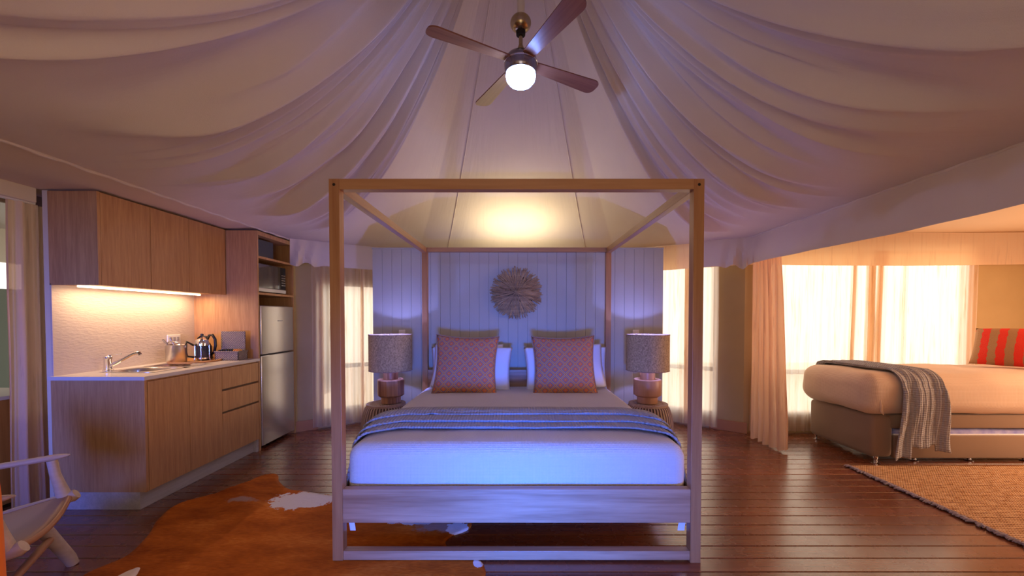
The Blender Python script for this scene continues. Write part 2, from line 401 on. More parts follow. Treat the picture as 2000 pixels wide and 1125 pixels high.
# flat lining strips over kitchen and daybed annex
def strip(x0, x1, y0, y1, z0, z1, amp=.006, seed=0):
    nx, ny = 14, 60
    return [[(x0 + (x1 - x0) * i / nx, y0 + (y1 - y0) * j / ny, z0 + (z1 - z0) * i / nx + amp * noise.noise(Vector((i * .35, j * .3, seed)))) for j in range(ny + 1)] for i in range(nx + 1)]
obj('side_lining', MB().grid(strip(-2.5, -3.45, -.65, 4.6, EZ, 2.15)), M['annex'], ceiling, smooth=True)
obj('side_lining', MB().grid(strip(2.5, 6.2, .2, 4.75, 2.22, 2.24, seed=4)), M['annex'], ceiling, smooth=True)

# ------------------------------------------------------------------ walls
def wall(name, p0, p1, z0, z1, holes, mat, th=.04):
    d = Vector((p1[0] - p0[0], p1[1] - p0[1])); L = d.length; d.normalize(); n = Vector((-d.y, d.x)); m = MB()
    xs = sorted({0, L, *[h[0] for h in holes], *[h[1] for h in holes]}); zs = sorted({z0, z1, *[h[2] for h in holes], *[h[3] for h in holes]})
    for a, b in zip(xs, xs[1:]):
        for c, e in zip(zs, zs[1:]):
            if any(h[0] <= (a + b) / 2 <= h[1] and h[2] <= (c + e) / 2 <= h[3] for h in holes): continue
            q = MB().box(a, b, 0, th, c, e).xf(lambda v: (p0[0] + d.x * v.x + n.x * v.y, p0[1] + d.y * v.x + n.y * v.y, v.z)); m.add(q.v, q.f)
    return struct(name, m, mat)
def window(i, p0, p1, hole, rails, mat, th=.045):
    d = Vector((p1[0] - p0[0], p1[1] - p0[1])); d.normalize(); n = Vector((-d.y, d.x))
    T = lambda v: (p0[0] + d.x * v.x + n.x * v.y, p0[1] + d.y * v.x + n.y * v.y, v.z)
    a, b, c, e = hole; w = thing('window_%d' % i, kind='structure', loc=(p0[0] + d.x * a, p0[1] + d.y * a, c))
    for q in ((a - .01, a + .02, c, e), (b - .02, b + .01, c, e), (a, b, c - .01, c + .02), (a, b, e - .02, e + .01)):
        obj('window_frame', MB().rbox(q[0], q[1], -.005, th, q[2], q[3], .003).xf(T), M['cream'], w)
    for z in rails: obj('rail', MB().rbox(a, b, .05, .09, z - .025, z + .025, .006).xf(T), mat, w)
# back polygon walls (left and right diagonal, back), annex walls
BLa, BLb = (-2.56, 4.60), (-1.33, 5.50); BRa, BRb = (1.33, 5.50), (2.56, 4.60)
hl = (.33, 1.46, .20, 1.70); wall('wall_back_left', BLa, BLb, 0, 2.25, [hl], M['canvas']); window(1, BLa, BLb, hl, [.71], M['fence'])
Lr = math.dist(BRa, BRb); hr = (Lr - 1.46, Lr - .30, .18, 2.02); wall('wall_back_right', BRa, BRb, 0, 2.25, [hr], M['canvas']); window(2, BRa, BRb, hr, [.69], M['fence'])
wall('wall_back', (-1.33, 5.5), (1.33, 5.5), 0, 2.4, [], M['canvas'])
ha = (.22, 2.46, .22, 2.06); wall('wall_annex_back', (2.56, 4.60), (6.2, 4.60), 0, 2.4, [ha], M['canvas']); window(3, (2.56, 4.6), (6.2, 4.6), ha, [.68], M['fence'])
hs = (1.3, 3.4, .3, 1.9); wall('wall_right', (6.15, 4.65), (6.15, .2), 0, 2.4, [hs], M['canvas']); window(4, (6.15, 4.65), (6.15, .2), hs, [.68], M['fence'])
wall('wall_annex_front', (6.2, .2), (2.5, .2), 0, 2.4, [], M['canvas'])
wall('wall_right_front', (2.54, .2), (2.54, -.7), 0, 2.3, [], M['canvas'])
wall('wall_front_light_block', (2.54, -.72), (-3.4, -.72), 0, 2.3, [(2.0, 3.1, 0, 2.05)], M['canvas'])  # unseen wall added behind the camera to hold back sky light
wall('wall_left_back', (-2.5, 4.64), (-3.45, 4.64), 0, 2.3, [], M['canvas'])
wall('wall_left', (-3.36, -.7), (-3.36, 4.64), 0, 2.3, [(1.5, 3.52, 0, 2.06)], M['canvas'])
struct('baseboard_left', MB().rbox(0, .30, -.03, .0, 0, .12, .004).xf(lambda v: (BLa[0] + .807 * v.x + .59 * v.y * 1, BLa[1] + .59 * v.x - .807 * -v.y - .02, v.z)), M['brownrail'])
struct('baseboard_right', MB().rbox(Lr - .36, Lr + .02, -.03, 0, 0, .12, .004).xf(lambda v: (BRa[0] + .807 * v.x, BRa[1] - .59 * v.x + v.y - .01, v.z)), M['brownrail'])
struct('trim_fascia', MB().rbox(-3.24, -3.18, -.6, 2.735, 2.06, 2.158, .006), M['cream'])
struct('trim_curtain_track', MB().rbox(-3.235, -3.205, .6, 2.75, 2.05, 2.075, .004), M['white'])
# verandah seen beyond the left opening
struct('trim_verandah_ceiling', MB().box(-5.7, -3.45, .5, 7.5, 2.26, 2.30), M['white'])
struct('trim_verandah_valance', MB().box(-5.62, -5.55, .5, 7.5, 1.90, 2.26), M['cream'])
struct('wall_verandah_screen', MB().box(-5.75, -5.70, .5, 7.5, 0, 1.62), M['fence'])
struct('wall_verandah_end_light_block', MB().box(-5.75, -3.40, .44, .50, 0, 2.3), M['fence'])  # unseen end wall, added to keep sky light off the left opening
struct('wall_verandah_far_light_block', MB().box(-5.75, -3.40, 7.5, 7.56, 0, 2.3), M['fence'])  # unseen too, added at the far end to shut out sky light
struct('floor_verandah', MB().box(-5.8, -3.4, .5, 7.5, -.06, -.01), M['floor'])
# headboard partition of grooved boards
part = thing('partition_headboard', 'white grooved timber partition wall behind the four-poster bed', 'partition', (0, 4.42, 0), kind='structure')
obj('backing', MB().box(-1.551, 1.579, 4.436, 4.50, 0, 2.045), M['whitepaint'], part)
obj('top_trim', MB().rbox(-1.555, 1.583, 4.415, 4.505, 2.035, 2.052, .002), M['whitepaint'], part)
nb = 30; bw = 3.13 / nb; x0 = -1.551; fb = None
for i in range(nb):
    if fb is None: fb = obj('board', MB().rbox(x0 + .0009, x0 + bw - .0009, 4.42, 4.436, 0, 2.036, .0012, 1), M['whitepaint'], part)
    else:
        c = bpy.data.objects.new('board', fb.data); COL.objects.link(c); c.parent = part; c.location = (i * bw, 0, 0)
for sx in (-1.235, 1.285):
    obj('power_outlet', MB().rbox(sx - .035, sx + .035, 4.41, 4.42, 1.10, 1.17, .004), M['white'], part)

# ------------------------------------------------------------------ valances
def valance(pts, ztop, zbot, amp=.012, freq=9, gather=(), seed=0, step=.025, sag=None):
    path = []; s = 0
    for i in range(len(pts) - 1):
        a, b = Vector(pts[i]), Vector(pts[i + 1]); L = (b - a).length; n = max(2, int(L / step)); d = (b - a).normalized()
        for k in range(n + (1 if i == len(pts) - 2 else 0)): path.append((a + (b - a) * k / n, Vector((-d.y, d.x)), s + L * k / n))
        s += L
    G = []
    for p, n, t in path:
        col = []
        g = sum(math.exp(-((t - g0) / .16) ** 2) for g0 in gather)
        for j in range(15):
            f = j / 14; zt = ztop(t) if callable(ztop) else ztop; zb = zbot(t) if callable(zbot) else zbot
            z = zt + (zb - zt) * f - g * .03 * f * math.sin(t * 30)
            off = amp * f * noise.noise(Vector((t * freq * .5, f * .7, seed))) * 2 + g * .035 * math.sin(t * 42 + f * 2.5) * (.3 + f)
            col.append((p.x + n.x * off, p.y + n.y * off, z))
        G.append(col)
    return MB().grid(G)
v1 = struct('trim_valance_left', valance([(-2.48, 4.50), (-1.3, 5.36), (-.6, 5.4)], 2.165, 1.885, gather=(.12,), seed=1), M['valance_in'], smooth=True)
v2 = struct('trim_valance_right', valance([(.6, 5.4), (1.3, 5.36), (2.46, 4.49)], 2.165, 1.875, gather=(), seed=2), M['valance'], smooth=True)
v3 = struct('trim_valance_annex', valance([(2.50, 4.50), (4.9, 4.5), (6.1, 4.42)], 2.225, lambda t: 1.88 - .012 * math.sin(t), .008, 5, seed=3), M['valance'], smooth=True)
v4 = struct('trim_valance_divider', valance([(2.06, 4.68), (2.44, 4.46), (2.5, 4.40), (2.5, -.3)], EZ, lambda t: 1.868 + .012 * math.sin(t * 2) - .035 * math.exp(-((t - .42) / .12) ** 2), .02, 5, gather=(.40,), seed=5), M['valance_in'], smooth=True)

# ------------------------------------------------------------------ curtains
def curtain(p0, p1, zt, zb, waves, amp, dbl=(), seed=0, top_in=(0, 0), lean=0, nz=26, samples=None, hem=.0):
    a, b = Vector(p0), Vector(p1); L = (b - a).length; d = (b - a).normalized(); n = Vector((-d.y, d.x))
    N = samples or int(L / .008); base = []
    for i in range(N + 1):
        s = L * i / N; base.append((s, 0.0, 0.0))
        for (s0, w, k) in dbl:
            if abs(s - s0) < L / N / 2 + 1e-9:
                for q in range(6): base.append((s + w * q / 5, .012 * q / 5, k))
                for q in range(6): base.append((s + w * (1 - q / 5), .012 + .012 * q / 5, k))
                for q in range(6): base.append((s + w * q / 5, .024 + .0 * q, k))
    base2 = []; cur = None
    G = []
    rs = [rnd(.6, 1.4) for _ in range(40)]
    for (s, off, k) in base:
        col = []
        for j in range(nz + 1):
            f = j / nz; z = zt + (zb - zt) * f
            sf = s / L
            st = top_in[0] + (L - top_in[0] - top_in[1]) * sf
            ss = st + (s - st) * min(1, f * 1.15)
            ph = s / L * waves * 2 * PI
            o = amp * (math.sin(ph + .8 * noise.noise(Vector((s * 3, 0, seed))) * 3 + f * .5) * (.55 + .45 * f) + .45 * math.sin(ph * 2.3 + seed + f) + .5 * noise.noise(Vector((s * 8, f * 2.2, seed))))
            ss += lean * f * (1 - .6 * sf) + .010 * noise.noise(Vector((s * 5, f * 1.5, seed + 9)))
            q = a + d * ss + n * (o + off * (1 + .3 * f))
            col.append((q.x, q.y, z + hem * math.sin(ph)))
        G.append(col)
    return MB().grid(G)
dl = Vector((.807, .59)); 
def ci(name, mb, mat, label, group=None): return obj(name, mb, mat, None, True, angle=180, label=label, cat='curtain', group=group)
ci('sheer_curtain', curtain((-2.34, 4.68), (-1.42, 5.36), 2.0, .03, 7, .016, seed=3, dbl=((.10, .03, 0), (.55, .03, 0))), M['sheer'], 'sheer cream curtain over the window left of the bed, beside the refrigerator')
ci('sheer_curtain', curtain((1.42, 5.36), (2.31, 4.69), 2.02, .03, 7, .013, seed=8, dbl=((.74, .06, 0), (.40, .02, 0))), M['sheer'], 'sheer cream curtain over the window between the right bedside lamp and the khaki corner')
ci('sheer_curtain', curtain((2.66, 4.555), (4.05, 4.555), 2.03, .03, 13, .010, seed=5, dbl=((1.08, .05, 0), (1.24, .10, 0)), lean=-.06), M['sheer'], 'left half of the glowing sheer curtains behind the daybed')
ci('sheer_curtain', curtain((4.00, 4.535), (5.09, 4.535), 2.03, .03, 10, .010, seed=6, dbl=((.02, .05, 0), (.30, .012, 0)), lean=-.03), M['sheer'], 'right half of the glowing sheer curtains behind the daybed, ending at the khaki canvas')
ci('drawn_curtain', curtain((2.525, 4.40), (2.565, 3.87), 1.97, .02, 5.5, .034, seed=2, top_in=(.0, .13), hem=.012), M['sheer_dim'], 'drawn-back full-length cream curtain hanging free in front of the khaki corner')
ci('drawn_curtain', curtain((-3.215, 2.60), (-3.215, 2.90), 2.05, .06, 4, .026, seed=12, top_in=(.0, .0)), M['sheer_dim'], 'pale full-length curtain bunched at the left opening beside the kitchen cabinets')

# ------------------------------------------------------------------ kitchen
KW = -3.13
kw = struct('wall_kitchen', MB().box(KW - .04, KW - .001, 2.755, 4.62, 0, 2.15), M['cream'])
obj('splashback', MB().rbox(KW, KW + .012, 2.75, 3.965, .9, 1.53, .002), M['splash'], kw)
bc = thing('base_cabinet', 'long oak laminate base cabinet with two doors and three drawers under the white worktop', 'cabinet', (-2.8, 3.35, 0))
obj('body', MB().box(KW + .002, -2.52, 2.76, 3.955, .12, .878), M['laminate'], bc)
obj('side_panel', MB().rbox(KW + .002, -2.50, 2.74, 2.76, .12, .878, .001), M['laminate'], bc)
obj('kick_board', MB().rbox(KW + .002, -2.545, 2.742, 3.955, 0, .12, .002), M['kick'], bc, label='whitewashed kick board')
for a, b in ((2.765, 3.115), (3.119, 3.462)): obj('door', MB().rbox(-2.52, -2.50, a, b, .122, .866, .0015), M['laminate'], bc)
for a, b in ((.122, .478), (.496, .672), (.690, .866)):
    dr = obj('drawer', MB().rbox(-2.52, -2.50, 3.466, 3.953, a, b, .0015), M['laminate'], bc)
for z in (.487, .681): obj('finger_pull', MB().box(-2.519, -2.516, 3.468, 3.951, z - .009, z + .009), plain('shadow_gap_brown', (.12, .07, .04), .6), bc)
wt = MB()
for q in ((KW, -2.485, 2.725, 2.93), (KW, -2.485, 3.52, 3.958), (KW, -3.0, 2.93, 3.52), (-2.60, -2.485, 2.93, 3.52)): wt.box(q[0], q[1], q[2], q[3], .88, .905)
obj('worktop', wt, M['worktop'], None, label='white stone worktop running along the oak base cabinet', cat='worktop')
sk = thing('kitchen_sink', 'stainless steel sink with round bowl and drainer set in the white worktop', 'sink', (-2.8, 3.2, .905))
def rrect(cx, cy, hx, hy, a, e=6):
    c, s_ = math.cos(a), math.sin(a); k = (abs(c / hx) ** e + abs(s_ / hy) ** e) ** (-1 / e); return (cx + c * k, cy + s_ * k)
n = 48; G = []
for i in range(n):
    a = 2 * PI * i / n; o_ = rrect(-2.80, 3.08, .195, .16, a); row = [(*o_, .905), (o_[0], o_[1], .909)]
    for r, z in ((.150, .909), (.146, .905), (.140, .86), (.12, .79), (.03, .775), (.0005, .775)): row.append((-2.80 + r * math.cos(a), 3.08 + r * math.sin(a), z))
    G.append(row)
obj('bowl', MB().grid(G, closed_u=True), M['steel'], sk, smooth=True)
G = []
for i in range(n):
    a = 2 * PI * i / n; row = []
    for f, z in ((1.0, .905), (1.0, .909), (.86, .909), (.82, .893), (.4, .89), (.01, .889)):
        p = rrect(-2.80, 3.38, .195 * f, .135 * f, a); row.append((*p, z))
    G.append(row)
obj('drainer', MB().grid(G, closed_u=True), M['steel'], sk, smooth=True)
for i in range(6): obj('rib', MB().tube([(-2.93 + .05 * i, 3.29, .894), (-2.93 + .05 * i, 3.47, .894)], .004, 6), M['steel'], sk, smooth=True)
tp = thing('kitchen_tap', 'chrome lever mixer tap at the back of the sink', 'tap', (-3.03, 3.03, .905))
obj('body', MB().lathe([(.033, .905), (.033, .912), (.024, .918), (.023, .985), (.026, .99), (.026, 1.01), (.016, 1.02), (.0005, 1.022)], -3.03, 3.03, 24), M['chrome'], tp, True)
obj('spout', MB().tube([(-3.02, 3.03, .935), (-2.97, 3.035, .965), (-2.88, 3.05, 1.02), (-2.85, 3.055, 1.035), (-2.825, 3.06, 1.037), (-2.815, 3.06, 1.02)], [.013, .013, .012, .012, .012, .013], 12), M['chrome'], tp, True)
obj('lever', MB().tube([(-3.03, 3.03, 1.018), (-2.99, 3.035, 1.028), (-2.94, 3.04, 1.03)], [.011, .008, .006], 10, flat=.6), M['chrome'], tp, True)
# power outlet on the splashback
po = thing('power_outlet', 'white wall socket plate above the counter items', 'outlet', (KW + .012, 3.71, 1.1))
pl_ = obj('plate', MB().rbox(KW + .012, KW + .024, 3.645, 3.785, 1.06, 1.145, .004), M['white'], po)
for i in range(3):
    obj('socket', MB().rbox(KW + .022, KW + .027, 3.665 + .038 * i, 3.69 + .038 * i, 1.09, 1.125, .002), plain('socket_grey', (.35, .33, .36), .5), pl_)
# wall cabinet
wc = thing('wall_cabinet', 'three-door oak laminate wall cabinet hung above the sink', 'cabinet', (-2.95, 3.35, 1.52))
obj('body', MB().box(KW + .002, -2.82, 2.77, 3.95, 1.522, 2.14), M['laminate'], wc)
obj('side_panel', MB().rbox(KW, -2.80, 2.75, 2.77, 1.518, 2.145, .001), M['laminate'], wc)
for a, b in ((2.772, 3.147), (3.151, 3.513), (3.517, 3.95)): obj('door', MB().rbox(-2.82, -2.80, a, b, 1.518, 2.142, .0015), M['laminate'], wc)
obj('light_strip', MB().rbox(-3.0, -2.98, 2.80, 3.87, 1.508, 1.521, .002), emit('warm_strip', (1.0, .72, .42), 9.0), wc, label='lit warm light strip')
# tall unit around the fridge
tc = thing('tall_cabinet', 'tall oak laminate open cabinet surrounding the refrigerator', 'cabinet', (-2.8, 4.28, 0))
obj('side_panel', MB().rbox(KW + .002, -2.50, 3.962, 3.982, 0, 2.14, .001), M['laminate'], tc)
obj('side_panel', MB().rbox(KW + .002, -2.50, 4.588, 4.606, 0, 2.14, .001), M['laminate'], tc)
obj('top_panel', MB().rbox(KW + .002, -2.50, 3.982, 4.588, 2.10, 2.14, .001), M['laminate'], tc)
obj('back_panel', MB().box(KW, KW + .015, 3.982, 4.588, 1.42, 2.10), M['laminate'], tc)
for z in (1.878, 1.525): obj('shelf', MB().rbox(KW + .015, -2.50, 3.982, 4.588, z, z + .022, .001), M['laminate'], tc)
obj('kick_board', MB().rbox(-2.56, -2.51, 3.93, 3.961, 0, .12, .002), M['kick'], tc)
fr = thing('refrigerator', 'silver two-door refrigerator standing in the tall oak cabinet', 'refrigerator', (-2.78, 4.28, 0))
obj('body', MB().rbox(-3.08, -2.555, 4.0, 4.57, .03, 1.415, .008), plain('fridge_side_grey', (.22, .22, .26), .4), fr)
for nm, a, b in (('freezer_door', .935, 1.42), ('fridge_door', .035, .925)): obj(nm, MB().rbox(-2.552, -2.492, 3.995, 4.575, a, b, .012, 4), M['fridge'], fr, True)
obj('badge', MB().box(-2.492, -2.4905, 4.27, 4.36, 1.262, 1.272), plain('badge_grey', (.25, .25, .3), .3, .5), fr)
for yy in (4.05, 4.52): obj('foot', MB().lathe([(.02, 0), (.02, .03)], -2.62, yy, 12), M['black'], fr)
mw = thing('microwave_oven', 'microwave oven with dark glass door on the lower open shelf', 'microwave', (-2.75, 4.25, 1.547))
obj('body', MB().rbox(-3.0, -2.545, 3.99, 4.50, 1.557, 1.84, .006), plain('oven_grey', (.45, .45, .46), .35, .6), mw)
obj('door_glass', MB().rbox(-2.545, -2.53, 3.995, 4.40, 1.60, 1.835, .003), NT('mirror_glass').base((.20, .20, .20), .07, .8).m, mw)
cp_ = obj('control_panel', MB().rbox(-2.545, -2.53, 4.405, 4.497, 1.60, 1.835, .003), M['blackglass'], mw)
for i in range(5):
    for j in range(3): obj('button', MB().box(-2.53, -2.528, 4.42 + .025 * j, 4.435 + .025 * j, 1.64 + .026 * i, 1.652 + .026 * i), M['steel'], cp_)
obj('lower_trim', MB().rbox(-2.546, -2.526, 3.995, 4.497, 1.558, 1.597, .004), plain('silver_trim', (.68, .67, .66), .3, .4), mw)
for yy in (4.04, 4.45): obj('foot', MB().lathe([(.015, 1.547), (.015, 1.558)], -2.60, yy, 10), M['black'], mw)
tb = thing('toaster_oven', 'dark grey glossy appliance box on the top open shelf', 'appliance', (-2.72, 4.12, 1.90))
obj('body', MB().rbox(-2.95, -2.565, 4.02, 4.33, 1.90, 2.085, .01), M['black'], tb)
obj('door_glass', MB().rbox(-2.565, -2.555, 4.05, 4.32, 1.91, 2.08, .003), NT('smoked_glass').base((.07, .08, .085), .12, .2).m, tb)
obj('side_trim', MB().rbox(-2.565, -2.55, 4.02, 4.045, 1.905, 2.083, .004), plain('dark_steel', (.16, .19, .23), .3, .6), tb)

# counter items
tr = obj('serving_tray', MB().grid([[(-2.88 + math.cos(a) * rx, 3.68 + math.sin(a) * ry, z) for rx, ry, z in ((.0005, .0005, .911), (.17, .215, .911), (.175, .22, .922), (.185, .232, .922), (.18, .226, .906), (.0005, .0005, .906))] for a in [2 * PI * i / 40 for i in range(40)]], closed_u=True), M['tray'], None, True,
         label='oval timber serving tray on the worktop holding pot and coffee press', cat='tray', origin=(-2.88, 3.68, .905))
pt = thing('steel_pail', 'polished steel pail holding tongs at the left end of the timber tray', 'pot', (-2.97, 3.57, .911))
obj('body', MB().lathe([(.070, .911), (.073, .915), (.076, 1.055), (.079, 1.062), (.076, 1.063), (.071, 1.055), (.068, .92), (.0005, .918)], -2.97, 3.57, 32, cap=False), M['steel'], pt, True)
obj('handle', MB().tube([(-2.97 + .078 * math.cos(a), 3.57 - .078 * math.cos(a) * .2 - .05 * math.sin(a), 1.045 + .05 * math.sin(a)) for a in [PI * i / 14 for i in range(15)]], .004, 8), M['steel'], pt, True)
for sx in (-1, 1): obj('lug', MB().sphere((-2.97 + .078 * sx, 3.57, 1.045), .009, 10, 8), M['steel'], pt, True)
obj('tongs', MB().tube([(-2.98, 3.58, .95), (-3.03, 3.56, 1.06), (-3.07, 3.55, 1.11)], [.005, .007, .009], 8), M['steel'], pt, True)
obj('tongs', MB().tube([(-2.97, 3.60, .95), (-3.02, 3.60, 1.07), (-3.05, 3.60, 1.12)], [.005, .007, .009], 8), M['steel'], pt, True)
fp = thing('coffee_press', 'glass and chrome coffee press with black handle in the middle of the tray', 'coffee press', (-2.86, 3.72, .911))
obj('beaker', MB().lathe([(.047, .925), (.049, .93), (.049, 1.06)], -2.86, 3.72, 32, cap=False), NT('dark_coffee_glass').base((.05, .055, .07), .05, .3).m, fp, True)
obj('lid', MB().lathe([(.054, 1.055), (.054, 1.075), (.046, 1.10), (.02, 1.112), (.0005, 1.113)], -2.86, 3.72, 32), M['chrome'], fp, True)
obj('plunger_knob', MB().lathe([(.004, 1.11), (.004, 1.135), (.012, 1.14), (.012, 1.152), (.0005, 1.156)], -2.86, 3.72, 20), M['black'], fp, True)
for z in (.925, 1.045): obj('band', MB().lathe([(.050, z), (.0525, z), (.0525, z + .014), (.050, z + .014)], -2.86, 3.72, 32, cap=False), M['chrome'], fp, True)
for i in range(4):
    a = i * PI / 2 + .5; obj('frame_leg', MB().tube([(-2.86 + .058 * math.cos(a), 3.72 + .058 * math.sin(a), .913), (-2.86 + .0525 * math.cos(a), 3.72 + .0525 * math.sin(a), .94), (-2.86 + .0525 * math.cos(a), 3.72 + .0525 * math.sin(a), 1.06)], .0045, 8), M['chrome'], fp, True)
obj('handle', MB().tube([(-2.90, 3.675, 1.05), (-2.935, 3.64, 1.085), (-2.945, 3.63, 1.03), (-2.935, 3.64, .955), (-2.90, 3.675, .945)], [.010, .011, .011, .011, .009], 10), M['black'], fp, True)
kt = thing('kettle', 'black kettle with a big looped handle behind the coffee press', 'kettle', (-2.915, 3.82, .911))
obj('body', MB().lathe([(.055, .911), (.062, .92), (.06, .97), (.058, 1.03), (.04, 1.07), (.02, 1.085), (.0005, 1.088)], -2.915, 3.82, 32), M['black'], kt, True)
obj('handle', MB().tube([(-2.875, 3.80, 1.085), (-2.855, 3.80, 1.135), (-2.825, 3.80, 1.14), (-2.80, 3.80, 1.10), (-2.797, 3.80, 1.04), (-2.81, 3.80, .98), (-2.85, 3.81, .95)], [.009, .011, .012, .012, .012, .011, .010], 12), M['black'], kt, True)
obj('top_handle', MB().tube([(-2.965, 3.80, 1.04), (-2.955, 3.80, 1.11), (-2.92, 3.80, 1.135), (-2.88, 3.80, 1.12), (-2.865, 3.80, 1.06)], .009, 10), M['black'], kt, True)
bk = thing('wicker_basket', 'grey wicker basket with its lid standing open beside the refrigerator', 'basket', (-2.67, 3.80, .905))
bx = (-2.775, -2.555, 3.755, 3.885)
m = MB(); 
for q in ((bx[0], bx[1], bx[2], bx[2] + .012), (bx[0], bx[1], bx[3] - .012, bx[3]), (bx[0], bx[0] + .012, bx[2], bx[3]), (bx[1] - .012, bx[1], bx[2], bx[3]), ): m.rbox(*q, .905, .985, .004)
m.box(*bx, .905, .912); obj('body', m, M['wicker'], bk)
obj('rim', MB().tube([(bx[0], bx[2], .985), (bx[1], bx[2], .985), (bx[1], bx[3], .985), (bx[0], bx[3], .985), (bx[0], bx[2], .985)], .007, 8), M['wicker'], bk, True)
obj('lid', MB().rbox(bx[0] - .03, bx[1] - .02, 0, .012, 0, .185, .005).xf(lambda v: (v.x, bx[3] + .004 + v.y - .012 + v.z * .02, .985 + v.z)), M['wicker'], bk)
for i in range(6):
    q = thing('tea_sachet', 'dark sachet standing in the wicker basket', 'sachet', (-2.755 + .022 * i, 3.78, .914), group='dark sachets in the wicker basket')
    obj('packet', MB().rbox(-2.758 + .022 * i, -2.744 + .022 * i, 3.775, 3.862, .914, 1.0 + .006 * (i % 2), .004), M['black'], q)
for i in range(3):
    q = thing('biscuit_pack', 'golden wrapped biscuit standing in the right of the wicker basket', 'biscuit', (-2.62 + .018 * i, 3.79, .914), group='golden biscuit packs in the basket')
    obj('wrapper', MB().sphere((-2.625 + .022 * i, 3.815, .968), .042, 14, 10, (.24, .9, 1.0)), M['snack'], q, True)

# ------------------------------------------------------------------ four-poster bed
F, B = 2.14, 4.28; XO = .975; W = .055
bed = thing('four_poster_bed', 'honey timber four-poster bed frame with open canopy rails', 'bed', (0, 3.2, 0))
for sx in (-1, 1):
    for y0 in (F, B - W):
        xa, xb = (-XO, -XO + W) if sx < 0 else (XO - W, XO)
        obj('post', MB().rbox(xa, xb, y0, y0 + W, 0.012 if (sx < 0 and y0 == F) else 0, 2.02 - .0, .002), M['bedwood'], bed)
obj('canopy_rail', MB().rbox(-XO + W, XO - W, F, F + W, 2.02 - W, 2.02, .002), M['bedrail'], bed)
obj('canopy_rail', MB().rbox(-XO + W, XO - W, B - W, B, 2.02 - W + .012, 2.02, .002), M['bedrail'], bed)
for sx in (-1, 1):
    xa, xb = (-XO, -XO + W) if sx < 0 else (XO - W, XO)
    obj('canopy_rail', MB().rbox(xa + .004, xb - .004, F + W, B - W, 2.02 - W, 2.018, .002), M['bedwood_y'], bed)
    obj('side_board', MB().rbox(*((xa + .0, xa + .022) if sx < 0 else (xb - .022, xb)), F + W, B - W, .22, .385, .002), M['bedwood_y'], bed)
    obj('bolt', MB().sphere((sx * (XO - W / 2), F, 1.99), .008, 10, 8, (1, .3, 1)), M['dark'], bed)
obj('foot_board', MB().rbox(-XO + W, XO - W, F + .004, F + W - .004, .213, .392, .002), M['bedwood_x'], bed)
obj('floor_rail', MB().rbox(-XO + W, XO - W, F + .006, F + W, .012, .060, .002), M['bedwood_x'], bed)
obj('floor_rail', MB().rbox(-XO + W, XO - W, B - W, B, .0, .060, .002), M['bedwood_x'], bed)
obj('headboard', MB().rbox(-XO + W, XO - W, B - .045, B - .015, .30, .76, .003), M['bedwood_x'], bed)
obj('slat_base', MB().rbox(-XO + .06, XO - .06, F + W + .02, B - .06, .235, .265, .002), M['bedwood_x'], bed)
def soft_box(x0, x1, y0, y1, z0, z1, r, nseg=7, crown=.0, puff=0, seed=0, amp=.006):
    """rounded block as a lat-long grid in y slices"""
    nx, ny = 60, 60; G = []
    import itertools
    hx, hy, hz = (x1 - x0) / 2, (y1 - y0) / 2, (z1 - z0) / 2; c = Vector(((x0 + x1) / 2, (y0 + y1) / 2, (z0 + z1) / 2))
    bm = bmesh.new(); bmesh.ops.create_cube(bm, size=2); bmesh.ops.subdivide_edges(bm, edges=bm.edges[:], cuts=31, use_grid_fill=True)
    for v in bm.verts:
        p = v.co
        def warp(t, h):      # crowd the grid lines into the rounded edge
            s_ = 1 if t >= 0 else -1; t = abs(t); k = .55; rr = r / h
            return s_ * (t / k * (1 - rr) if t < k else (1 - rr) + (t - k) / (1 - k) * rr) * h
        q = Vector((warp(p.x, hx), warp(p.y, hy), warp(p.z, hz)))
        core = Vector((max(-hx + r, min(hx - r, q.x)), max(-hy + r, min(hy - r, q.y)), max(-hz + r, min(hz - r, q.z))))
        d = q - core
        if d.length > 1e-6:
            m_ = max(abs(d.x), abs(d.y), abs(d.z)); q = core + d.normalized() * m_
        fx, fy = q.x / hx, q.y / hy
        if q.z > 0: q.z += crown * (1 - fx * fx) * (1 - fy * fy)
        if puff: q.x += puff * math.copysign(1, q.x) * max(0, abs(fx) - .8) * 5 * (1 - (q.z / hz) ** 2); q.y += puff * math.copysign(1, q.y) * max(0, abs(fy) - .8) * 5 * (1 - (q.z / hz) ** 2)
        w = q + c; nn = noise.noise(w * 3.1 + Vector((seed, 0, 0))) + .5 * noise.noise(w * 9 + Vector((0, seed, 0)))
        q = q + (q - core * .9).normalized() * amp * nn if d.length > 1e-6 else q
        v.co = q + c
    return MB().bm(bm)
mt = thing('bed_mattress', 'white textured coverlet tucked over the four-poster bed mattress', 'mattress', (0, 3.2, .34))
obj('coverlet', soft_box(-.945, .945, 2.225, 4.20, .27, .60, .085, crown=.012, seed=1), M['lightcotton'], mt, True, angle=180)
for sx in (-1, 1):
    obj('hanging_corner', MB().grid([[(sx * (.885 + .05 * i / 6) + .004 * math.sin(i * 2), 2.215 + .01 * math.sin(j), .34 - (.02 + .19 * j / 8) * (1 if i < 5 else .6)) for j in range(9)] for i in range(7)]), M['sheet'], mt, True)
